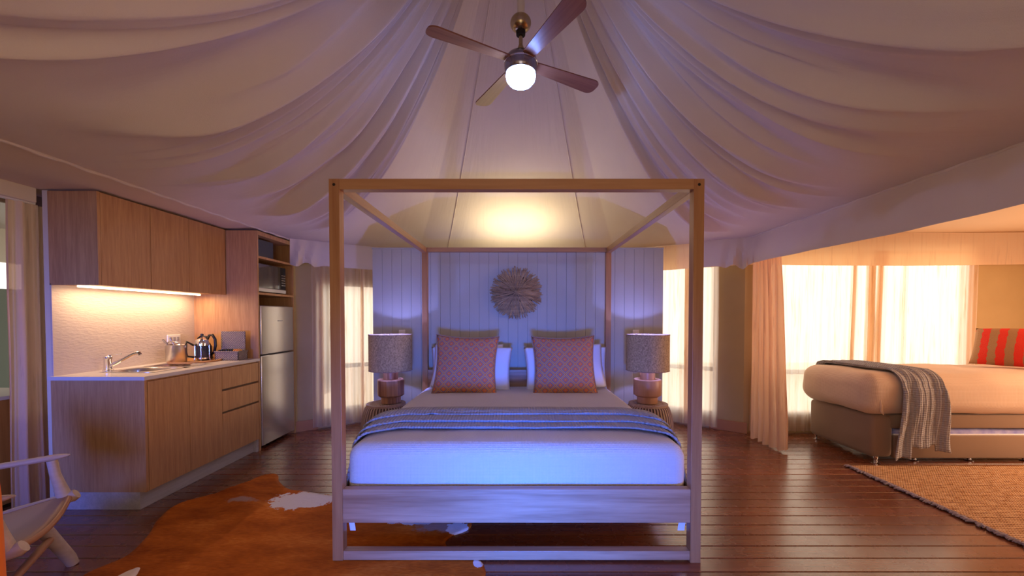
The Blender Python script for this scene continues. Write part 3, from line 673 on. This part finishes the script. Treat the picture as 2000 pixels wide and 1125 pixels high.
# waffle throw across the bed: follows the coverlet outline
def over_profile(hw, ztop, drop, r, off, n=90):
    pts = []; R = r + off; zz = ztop + off; L1 = drop
    path = []
    for i in range(12): path.append((-hw - off, drop + (zz - R - drop) * i / 11))
    for i in range(1, 9): a = PI - PI / 2 * i / 9; path.append((-hw + r + R * math.cos(a), zz - R + R * math.sin(a)))
    for i in range(40): path.append((-hw + r + (2 * hw - 2 * r) * i / 39, zz))
    q = [(-x, z) for x, z in path[:20]][::-1]; return path + q
def bed_throw(y0, y1, off, drop, seed, ripple=.012, nrip=3):
    pr = over_profile(.945, .612, drop, .085, off); G = []; ny = 36
    for i in range(ny + 1):
        f = i / ny; row = []
        for (x, z) in pr:
            side = smooth01((abs(x) - .70) / .25); dz = (.50 - z) if z < .5 else 0
            yy = y0 + (y1 - y0) * f - .13 * side - .8 * max(0, dz) * (1 - .4 * f) + .015 * noise.noise(Vector((x * 2, f * 2, seed)))
            rp = ripple * (abs(math.sin(f * PI * nrip + .6 * noise.noise(Vector((x * 1.3, seed, 0))))) ** .6) * (1 - .3 * side)
            if z > .5: row.append((x, yy, z + rp + .002 * noise.noise(Vector((x * 12, f * 9, 0)))))
            else: row.append((x + math.copysign(rp, x), yy, z))
        G.append(row)
    return MB().grid(G)
tm = bed_throw(2.50, 2.93, .003, .36, 1, .010, 1)
for q in (bed_throw(2.585, 2.90, .022, .40, 2, .010, 1), bed_throw(2.70, 2.89, .040, .42, 3, .012, 1)): tm.add(q.v, q.f)
th = obj('bed_throw', tm, M['waffle'], None, True, angle=180, label='blue-grey waffle throw folded across the foot of the four-poster bed', cat='throw', origin=(0, 2.7, .6))
sm = th.modifiers.new('thickness', 'SOLIDIFY'); sm.thickness = .013; sm.offset = 1

# pillows and cushions
def pillow_mb(w, h, t, n=26, pinch=.05, power=2.4, seed=0):
    G = []
    def ring(sgn):
        rows = []
        for i in range(n + 1):
            u = -1 + 2 * i / n; row = []
            for j in range(n + 1):
                v = -1 + 2 * j / n
                x = u * (1 - pinch * (1 - u * u * 0) * (1 - v * v) * abs(u) ** 2); z = v * (1 - pinch * (1 - u * u) * abs(v) ** 2)
                k = max(0, (1 - abs(u) ** power)) ** .55 * max(0, (1 - abs(v) ** power)) ** .55
                row.append((x * w / 2, sgn * t / 2 * k * (1 + .12 * noise.noise(Vector((u * 2, v * 2, seed)))), z * h / 2))
            rows.append(row)
        return rows
    m = MB().grid(ring(1)); m2 = MB().grid(ring(-1)); m.add(m2.v, m2.f); bm = bmesh.new()
    vs = [bm.verts.new(p) for p in m.v]; 
    for f in m.f: bm.faces.new([vs[i] for i in f])
    bmesh.ops.remove_doubles(bm, verts=bm.verts[:], dist=.0004); return MB().bm(bm)
def place_pillow(name, w, h, t, loc, rot, mat, label, group=None, pinch=.05, seed=0, piping=None, cat='pillow'):
    r = thing(name, label, cat, loc, group); r.rotation_euler = rot
    mb = pillow_mb(w, h, t, pinch=pinch, seed=seed); obj('cover', mb, mat, r, True, local=True, angle=180)
    if piping:
        pts = []; n = 24
        for k in range(4):
            for i in range(n):
                s_ = -1 + 2 * i / n; u, v = ((s_, -1), (1, s_), (-s_, 1), (-1, -s_))[k]
                pts.append((u * (1 - pinch * (1 - v * v)) * w / 2, 0, v * (1 - pinch * (1 - u * u)) * h / 2))
        pts.append(pts[0]); obj('piping', MB().tube(pts, .006, 8, cap=False), piping, r, True, local=True, angle=180)
    return r
lean = math.radians(-14)
place_pillow('bed_pillow', .74, .46, .12, (-.50, 4.165, .79), (lean, math.radians(-2), 0), M['sheet'], 'white pillow against the partition, rearmost of the left pair', pinch=.04, seed=1)
place_pillow('bed_pillow', .74, .46, .12, (.55, 4.165, .79), (lean, math.radians(2), 0), M['sheet'], 'white pillow against the partition, rearmost of the right pair', pinch=.04, seed=2)
place_pillow('bed_pillow', .78, .44, .14, (-.44, 4.01, .815), (lean * 1.4, math.radians(3), 0), M['sheet'], 'white pillow directly behind the left diamond-patterned cushion', pinch=.05, seed=3)
place_pillow('bed_pillow', .78, .44, .14, (.47, 4.01, .815), (lean * 1.4, math.radians(-3), 0), M['sheet'], 'white pillow directly behind the right diamond-patterned cushion', pinch=.05, seed=4)
place_pillow('patterned_cushion', .60, .57, .17, (-.475, 3.83, .855), (lean * 1.1, math.radians(2), 0), M['diamond'], 'orange diamond-patterned square cushion on the left side of the bed', pinch=.10, seed=5, piping=M['piping'], cat='cushion')
place_pillow('patterned_cushion', .60, .57, .17, (.445, 3.83, .85), (lean * 1.1, math.radians(-1), 0), M['diamond'], 'orange diamond-patterned square cushion on the right side of the bed', pinch=.10, seed=6, piping=M['piping'], cat='cushion')

# driftwood wall decoration
wd = thing('driftwood_sunburst', 'round wall decoration of radiating driftwood sticks above the bed', 'wall decoration', (-.005, 4.415, 1.565))
obj('backing', MB().lathe([(.19, 0), (.19, .02)], 0, 0, 32).xf(lambda v: (v.x - .005, 4.415 - v.z, 1.565 + v.y)), M['dark'], wd)
m = MB(); random.seed(5)
for i in range(620):
    a = rnd(0, 2 * PI); r0 = rnd(.0, .14) ** 1.0; r1 = rnd(.235, .29) if i % 2 else rnd(.15, .26); lift = rnd(.012, .03) + (.07 * (1 - r1 / .3))
    a2 = a + rnd(-.12, .12); t0 = .055 * (1 - r0 / .3) + .01; w_ = rnd(.0022, .0050)
    p0 = (-.005 + r0 * math.cos(a), 4.41 - t0 - lift * .6, 1.565 + r0 * math.sin(a)); p2 = (-.005 + r1 * math.cos(a2), 4.41 - lift * .8, 1.565 + r1 * math.sin(a2))
    pm = tuple((p0[k] + p2[k]) / 2 + rnd(-.009, .009) for k in range(3)); m.tube([p0, pm, p2], [w_ * .7, w_, w_ * rnd(.8, 1.2)], 5)
obj('driftwood_sticks', m, M['stick'], wd, kind='stuff')

# ------------------------------------------------------------------ bedside tables and lamps
def bedside(x, label):
    t = thing('bedside_table', label, 'bedside table', (x, 4.0, 0), 'slatted drum bedside tables')
    obj('top', MB().lathe([(.02, .445), (.185, .445), (.185, .463), (.02, .463)], x, 4.0, 40), M['slat'], t, True)
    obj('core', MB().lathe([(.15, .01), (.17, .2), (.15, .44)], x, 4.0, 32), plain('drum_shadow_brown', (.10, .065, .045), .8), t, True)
    obj('bottom_ring', MB().lathe([(.17, 0), (.2, 0), (.2, .02), (.17, .02)], x, 4.0, 40), M['slat'], t, True)
    prof = [(.19, .005), (.222, .08), (.236, .18), (.236, .27), (.222, .36), (.20, .425), (.175, .455), (.14, .468)]
    m = MB(); n = len(prof); q = [(r, -.007, z) for r, z in prof] + [(r, .007, z) for r, z in prof] + [(r - .045, -.007, z - .02 if z > .44 else z) for r, z in prof] + [(r - .045, .007, z - .02 if z > .44 else z) for r, z in prof]
    f = []
    for i in range(n - 1): f += [(i, i + 1, n + i + 1, n + i), (2 * n + i, 3 * n + i, 3 * n + i + 1, 2 * n + i + 1), (i, 2 * n + i, 2 * n + i + 1, i + 1), (n + i, n + i + 1, 3 * n + i + 1, 3 * n + i)]
    f += [(0, n, 3 * n, 2 * n), (n - 1, 3 * n - 1, 4 * n - 1, 2 * n - 1)]
    m.add(q, f); N = 44; first = None
    for k in range(N):
        if first is None: first = obj('slat', m, M['slat'], t, local=True)
        else:
            c = bpy.data.objects.new('slat', first.data); COL.objects.link(c); c.parent = t; c.rotation_euler = (0, 0, 2 * PI * k / N)
    return t
bedside(-1.28, 'round slatted timber bedside table left of the bed'); bedside(1.29, 'round slatted timber bedside table right of the bed')
bulbm = emit('cool_bulb', (.22, .26, 1.0), 1000.0)
def table_lamp(x, label, octa):
    t = thing('table_lamp', label, 'lamp', (x, 4.0, .468)); z0 = .468; ns = 8 if octa else 40; mt_ = M['lampwood_a'] if octa else M['lampwood_b']
    obj('foot', MB().lathe([(.096, z0), (.098, z0 + .004), (.098, z0 + .062), (.08, z0 + .064)], x, 4.0, ns), mt_, t, not octa)
    obj('block', MB().lathe([(.105, .53), (.128, .545), (.132, .55), (.132, .69), (.126, .698), (.06, .70)], x, 4.0, ns), mt_, t, not octa)
    obj('neck', MB().lathe([(.072, .70), (.072, .79), (.03, .80)], x, 4.0, 40), mt_, t, True)
    obj('stem', MB().lathe([(.010, .79), (.010, .955)], x, 4.0, 12), M['brass'], t, True)
    obj('bulb', MB().sphere((x, 4.0, .99), .019, 16, 12), bulbm, t, True)
    R = .205; sh_ = obj('shade', MB().lathe([(R, .785), (R, 1.136), (R - .004, 1.136), (R - .004, .785), (R, .785)], x, 4.0, 56, cap=False), M['burlap'], t, True)
    for z in (.787, 1.133): obj('shade_rim', MB().tube([(x + (R - .001) * math.cos(a), 4.0 + (R - .001) * math.sin(a), z) for a in [2 * PI * i / 48 for i in range(49)]], .004, 6, cap=False), M['piping'], sh_, True)
    for k in range(3):
        a = k * 2 * PI / 3; obj('spider_arm', MB().tube([(x, 4.0, .905), (x + R * .97 * math.cos(a), 4.0 + R * .97 * math.sin(a), .80)], .002, 5), M['brass'], t)
    if x > 0: obj('cord', MB().tube([(x + .09, 4.07, .48), (x + .14, 4.15, .49), (x + .16, 4.24, .60), (x + .16, 4.30, .80)], .0025, 6), M['dark'], t)
table_lamp(-1.233, 'table lamp with faceted figured-timber base and burlap shade, left of the bed', True)
table_lamp(1.281, 'table lamp with smooth round timber base and burlap shade, right of the bed', False)

# ------------------------------------------------------------------ ceiling fan
fx, fy, fz = .026, 2.62, 2.915
fan = thing('ceiling_fan', 'four-bladed timber ceiling fan with lit globe hanging above the bed', 'fan', (fx, fy, fz))
obj('canopy', MB().sphere((fx, fy, 3.15), .066, 28, 18, (1, 1, .82)), M['brass'], fan, True)
obj('canopy_socket', MB().lathe([(.028, 3.075), (.03, 3.10), (.024, 3.12)], fx, fy, 20), M['dark'], fan, True)
obj('downrod', MB().lathe([(.0125, 2.985), (.0125, 3.12)], fx, fy, 16), M['brass'], fan, True)
obj('collar', MB().lathe([(.032, 2.955), (.028, 2.975), (.015, 3.01), (.0125, 3.02)], fx, fy, 24), M['brass'], fan, True)
obj('motor_housing', MB().lathe([(.085, 2.835), (.100, 2.85), (.104, 2.88), (.104, 2.91), (.10, 2.925), (.085, 2.945), (.05, 2.957), (.02, 2.96)], fx, fy, 40), M['nickel'], fan, True)
obj('housing_band', MB().lathe([(.1035, 2.895), (.107, 2.897), (.107, 2.903), (.1035, 2.905)], fx, fy, 40, cap=False), M['chrome'], fan, True)
obj('light_globe', MB().lathe([(.092, 2.84), (.094, 2.82), (.088, 2.795), (.07, 2.773), (.04, 2.760), (.0005, 2.756)], fx, fy, 36), emit('cool_globe', (.20, .34, 1.0), 48.0), fan, True, label='glowing bluish-white glass globe')
bl = MB(); out = []
for i in range(15): f = i / 14; out.append((.085 + .465 * f, .038 + .024 * f))
for i in range(1, 10): a = PI / 2 * i / 10; out.append((.55 + .055 * math.sin(a), .062 * math.cos(a) ** .6))
out.append((.605, 0.0)); top = [(x, y) for x, y in out] + [(x, -y) for x, y in out[::-1][1:]]
n = len(top); bl.add([(x, y, .004) for x, y in top] + [(x, y, -.004) for x, y in top], [tuple(range(n)), tuple(range(2 * n - 1, n - 1, -1))] + [(i, (i + 1) % n, n + (i + 1) % n, n + i) for i in range(n)])
base_me = None
for k in range(4):
    a = math.radians(29.3 + 90 * k)
    if base_me is None: o = obj('blade', bl, M['blade'], fan, local=True); base_me = o.data
    else: o = bpy.data.objects.new('blade', base_me); COL.objects.link(o); o.parent = fan
    o.rotation_euler = Matrix.Rotation(a, 3, 'Z').to_4x4().to_euler(); o.rotation_euler = (Matrix.Rotation(a, 3, 'Z') @ Matrix.Rotation(math.radians(-9), 3, 'X')).to_euler(); o.location = (0, 0, -.005)
struct('trim_centre_pole', MB().tube([(fx, fy, 3.20), (fx, fy, 4.30)], .024, 20), M['cream'], smooth=True)

# ------------------------------------------------------------------ daybed with trundle
db = thing('daybed', 'single daybed with taupe upholstered base and trundle by the bright window', 'bed', (4.1, 4.03, 0))
X0, X1, Y0, Y1 = 3.17, 5.2, 3.63, 4.42
obj('end_panel', MB().rbox(X0, X0 + .20, Y0, Y1, .045, .43, .045, 5), M['taupe'], db, True)
obj('base_frame', MB().rbox(X0 + .15, X1, Y0, Y1, .31, .43, .015, 3), M['taupe'], db, True)
obj('trundle_front', MB().rbox(X0 + .202, X1, Y0 + .005, Y0 + .05, .04, .245, .012, 3), M['taupe'], db, True)
obj('trundle_mattress', soft_box(X0 + .21, X1, Y0 + .022, Y1 - .05, .16, .298, .03, amp=.012, seed=4), M['bluetick'], db, True, label='blue patterned trundle mattress')
obj('trundle_edge', MB().rbox(X0 + .203, X1, Y0 + .012, Y0 + .03, .245, .258, .004), M['sheet'], db)
for (x, yy) in ((3.215, 3.64), (3.215, 4.37), (3.62, 3.70), (4.12, 3.70), (4.62, 3.70), (5.1, 4.35)):
    obj('caster', MB().lathe([(.032, 0.0), (.034, .004), (.014, .008), (.012, .03), (.018, .045), (.018, .06)], x, yy, 18), M['chrome'], db, True)
dm = thing('daybed_mattress', 'cream coverlet tucked round the daybed mattress', 'mattress', (4.1, 4.03, .43))
obj('coverlet', soft_box(3.09, 5.2, 3.585, 4.44, .432, .80, .11, crown=.012, puff=.02, seed=9, amp=.014), M['creamcover'], dm, True, angle=180)
obj('corner_fold', MB().tube([(3.215, 3.600, .735), (3.195, 3.583, .68), (3.19, 3.578, .56), (3.21, 3.583, .47), (3.235, 3.592, .445)], [.006, .011, .012, .012, .005], 8), M['creamcover'], dm, True)
# throw over the daybed
def day_throw():
    path = [(4.43, .60), (4.44, .74), (4.40, .80), (4.33, .822)]
    for i in range(14): f = i / 13; path.append((4.25 - .56 * f, .826 - .004 * f))
    for i in range(1, 8): a = PI / 2 * i / 7; path.append((3.69 - .13 * math.sin(a), .70 + .122 * math.cos(a)))
    n0 = len(path)
    for i in range(1, 19): path.append((3.552 - .012 * math.sin(i * .3), .70 - .62 * i / 18))
    G = []; nu = 60
    for iu in range(nu + 1):
        u = iu / nu; row = []
        low = .058 + (0 if u < .34 else (.12 if u < .80 else .055)) + .02 * math.sin(u * 9)
        for k, (yy, z) in enumerate(path):
            f = min(1, max(0, (4.40 - yy) / .85))
            x = (3.24 + .30 * u) * (1 - f) + (3.345 + .36 * u) * f
            if k >= n0 - 4:
                g = min(1, max(0, (.72 - z) / .64)); x += (-.03 + .10 * abs(u - .35) * (1 if u > .35 else -1)) * g + .03 * g * u
                z2 = .70 - (.70 - z) / .62 * (.70 - low) if z < .70 else z
            else: z2 = z
            fold = .020 * (1 + math.cos(u * 2 * PI * 3 + .8 * math.sin(k * .15))) * .5 + .006 * math.sin(u * 40 + k * .2)
            if k < n0 - 6: row.append((x, yy, z2 + fold))
            else: g = min(1, (k - n0 + 7) / 8); row.append((x, yy - fold * g - .018 * g * math.sin(u * 2 * PI * 2.2 + 1), z2 + fold * (1 - g)))
        G.append(row)
    return MB().grid(G)
dt = obj('daybed_throw', day_throw(), M['waffle'], None, True, angle=180, label='blue-grey waffle throw draped over the corner of the daybed to the floor', cat='throw', origin=(3.45, 3.9, .8))
sm = dt.modifiers.new('thickness', 'SOLIDIFY'); sm.thickness = .007; sm.offset = 1
place_pillow('striped_cushion', .62, .44, .19, (4.88, 3.97, 1.01), (math.radians(-36), 0, math.radians(-58)), M['redstripe'], 'red and tan striped cushion at the head of the daybed', pinch=.03, seed=8, cat='cushion')

# jute rug
jr = thing('jute_rug', 'woven natural jute rug on the floor in front of the daybed', 'rug', (3.9, 2.7, 0))
nx, ny = 90, 110; G = [[(2.9 + 2.6 * i / nx + (.008 * math.sin(j * 1.3) if i == 0 else 0), 1.5 + 2.045 * j / ny, .011 + .0025 * math.sin(j * PI) + .004 * noise.noise(Vector((i * .12, j * .12, 0)))) for j in range(ny + 1)] for i in range(nx + 1)]
o = obj('weave', MB().grid(G), M['jute'], jr, True); sm = o.modifiers.new('thickness', 'SOLIDIFY'); sm.thickness = .009; sm.offset = -1
m = MB(); random.seed(3); yy = 1.5
while yy < 3.55:
    for q in range(2):
        w = rnd(.022, .04); p = Vector((2.893 + rnd(-.012, .006), yy + q * .006, .010)); d = Vector((rnd(-.9, -.2), rnd(-1, 1) * .8, 0)).normalized() * w
        m.tube([p + Vector((.012, 0, 0)), p + d * .5 + Vector((0, 0, .005)), p + d], [.006, .0075, .003], 6)
    yy += .013
obj('knotted_fringe', m, M['fringe'], jr, True, kind='stuff', label='grey knotted yarn edge')

# cowhide rug
outline = [(-2.175, 2.031), (-2.124, 2.209), (-2.20, 2.42), (-2.30, 2.60), (-2.35, 2.823), (-2.222, 2.988), (-2.16, 3.08), (-2.118, 3.174), (-2.115, 3.26), (-2.085, 3.335), (-2.02, 3.365), (-1.96, 3.335), (-1.90, 3.24), (-1.846, 3.174), (-1.77, 3.10), (-1.69, 3.051), (-1.62, 3.035), (-1.556, 3.015), (-1.36, 2.962),
           (-1.15, 2.93), (-.95, 2.86), (-.75, 2.80), (-.52, 2.72), (-.33, 2.62), (-.28, 2.522), (-.315, 2.45), (-.385, 2.395), (-.41, 2.33), (-.37, 2.26), (-.28, 2.20), (-.205, 2.165), (-.165, 2.09), (-.16, 2.0), (-.22, 1.85), (-.35, 1.6), (-.5, 1.35), (-.75, 1.15), (-1.1, 1.05), (-1.45, 1.1), (-1.75, 1.45), (-1.95, 1.75), (-2.1, 1.88)]
def inside(x, y, pg):
    c = False
    for i in range(len(pg)):
        (x1, y1), (x2, y2) = pg[i], pg[i - 1]
        if (y1 > y) != (y2 > y) and x < (x2 - x1) * (y - y1) / (y2 - y1) + x1: c = not c
    return c
def catmull(pg, k=6):
    o_ = []; n = len(pg)
    for i in range(n):
        p = [Vector(pg[(i + j - 1) % n]) for j in range(4)]
        for t in [q / k for q in range(k)]:
            o_.append(.5 * ((2 * p[1]) + (p[2] - p[0]) * t + (2 * p[0] - 5 * p[1] + 4 * p[2] - p[3]) * t * t + (3 * p[1] - p[0] - 3 * p[2] + p[3]) * t ** 3))
    return o_
ol = catmull(outline); bm = bmesh.new(); vs = [bm.verts.new((p.x, p.y, 0)) for p in ol]; fc = bm.faces.new(vs)
bmesh.ops.triangulate(bm, faces=[fc])
for it in range(5):
    ed = [e for e in bm.edges if e.calc_length() > .05 and not e.is_boundary]
    if not ed: break
    bmesh.ops.subdivide_edges(bm, edges=ed, cuts=1); bmesh.ops.triangulate(bm, faces=bm.faces[:])
bmesh.ops.beautify_fill(bm, faces=bm.faces[:], edges=bm.edges[:])
for v in bm.verts:
    if v.is_boundary: v.co.z = .006 + .004 * noise.noise(v.co * 6); continue
    x, y = v.co.x, v.co.y
    h = .009 + .004 * noise.noise(v.co * 5)
    h += .030 * math.exp(-(((x + 2.0) * .8 + (y - 2.95) * .6) / .12) ** 2 - (((x + 2.0) * -.6 + (y - 2.95) * .8) / .35) ** 2)
    v.co.z = h
chd = obj('cowhide_rug', MB().bm(bm), M['hide'], None, True, angle=180, label='russet brown and white cowhide rug reaching under the foot of the bed', cat='rug')
sm = chd.modifiers.new('thickness', 'SOLIDIFY'); sm.thickness = .005; sm.offset = -1

# ------------------------------------------------------------------ low timber armchairs
def make_chair(label):
    t = thing('armchair', label, 'chair', (0, 0, 0), 'low timber armchairs with leather sling seats')
    q = dict(parent=t, smooth=True, local=True)
    for sy in (-1, 1):
        y = .29 * sy
        obj('side_rail', MB().tube([(.055, y, .385), (.04, y, .375), (0, y, .365), (-.15, y, .345), (-.35, y, .30), (-.52, y, .26)], [.026, .030, .026, .022, .021, .020], 12), M['chairwood'], **q)
        obj('arm_post', MB().tube([(.01, y, .38), (-.005, y, .44), (-.02, y, .50), (-.03, y, .575)], [.030, .024, .021, .021], 12), M['chairwood'], **q)
        obj('arm', MB().tube([(.035, y, .592), (.015, y, .590), (-.02, y, .588), (-.25, y, .575), (-.48, y, .56), (-.56, y, .55)], [.006, .017, .026, .026, .022, .016], 12, flat=.55), M['chairwood'], **q)
        obj('front_leg', MB().tube([(.025, y * 1.14, .0), (.012, y * 1.13, .04), (-.06, y * 1.06, .20), (-.12, y * 1.0, .34)], [.024, .028, .032, .028], 12), M['chairwood'], **q)
        obj('rear_leg', MB().tube([(-.58, y * .93, 0), (-.52, y * .93, .16), (-.44, y * .93, .30)], [.021, .026, .024], 12), M['chairwood'], **q)
        obj('back_post', MB().tube([(-.46, y, .26), (-.56, y, .52), (-.66, y, .82)], [.02, .022, .018], 12), M['chairwood'], **q)
    obj('stretcher', MB().tube([(-.045, -.305, .17), (-.045, .305, .17)], .017, 12), M['brownrail'], **q)
    G = []
    for i in range(21):
        x = .03 - .54 * i / 20; row = []
        for j in range(25):
            y = -.285 + .57 * j / 24; s_ = 1 - (y / .285) ** 2; zr = .385 - .12 * (i / 20) ** 1.2
            row.append((x + .012 * s_ * (1 if i < 2 else .6), y, zr + .006 - .030 * s_))
        G.append(row)
    so = obj('seat', MB().grid(G), M['leather'], **q); sm = so.modifiers.new('thickness', 'SOLIDIFY'); sm.thickness = .006
    obj('front_rail', MB().tube([(.03 + .012 * (1 - (y / .285) ** 2), y, .380 - .036 * (1 - (y / .285) ** 2)) for y in [-.285 + .57 * j / 24 for j in range(25)]], .014, 10), M['brownrail'], **q)
    G = [[(-.56 - .13 * i / 12 - .05 * (1 - (y / .285) ** 2), y, .52 + .28 * i / 12) for y in [-.285 + .57 * j / 16 for j in range(17)]] for i in range(13)]
    so = obj('backrest', MB().grid(G), M['leather'], **q); sm = so.modifiers.new('thickness', 'SOLIDIFY'); sm.thickness = .006
    return t
ch = make_chair('low pale timber armchair with leather seat at the lower left, by the base cabinet')
ch2 = copy_tree(ch)
ch.location = (-2.18, 1.838, 0); ch.rotation_euler = (0, 0, math.radians(32.7))
ch2.location = (-1.335, 1.08, .016); ch2.rotation_euler = (0, 0, math.radians(90)); ch2['label'] = 'pale timber arm tip of a second armchair standing on the cowhide at the bottom edge'
bo = thing('orange_bolster', 'bright orange upright bolster cushion at the left edge, in front of the armchair', 'cushion', (-1.812, 1.30, 0))
obj('cover', MB().lathe([(.0005, .002), (.08, .006), (.105, .03), (.108, .3), (.10, .7), (.088, .90), (.05, .955), (.0005, .97)], -1.812, 1.30, 32), M['orange'], bo, True)
lc = thing('timber_sideboard', 'orange-brown timber cabinet end visible behind the left curtain', 'cabinet', (-3.62, 2.80, 0))
obj('body', MB().rbox(-3.95, -3.50, 2.60, 3.1, .02, .74, .004), M['board'], lc)
obj('top', MB().rbox(-3.97, -3.48, 2.58, 3.12, .74, .765, .004), M['cream'], lc)
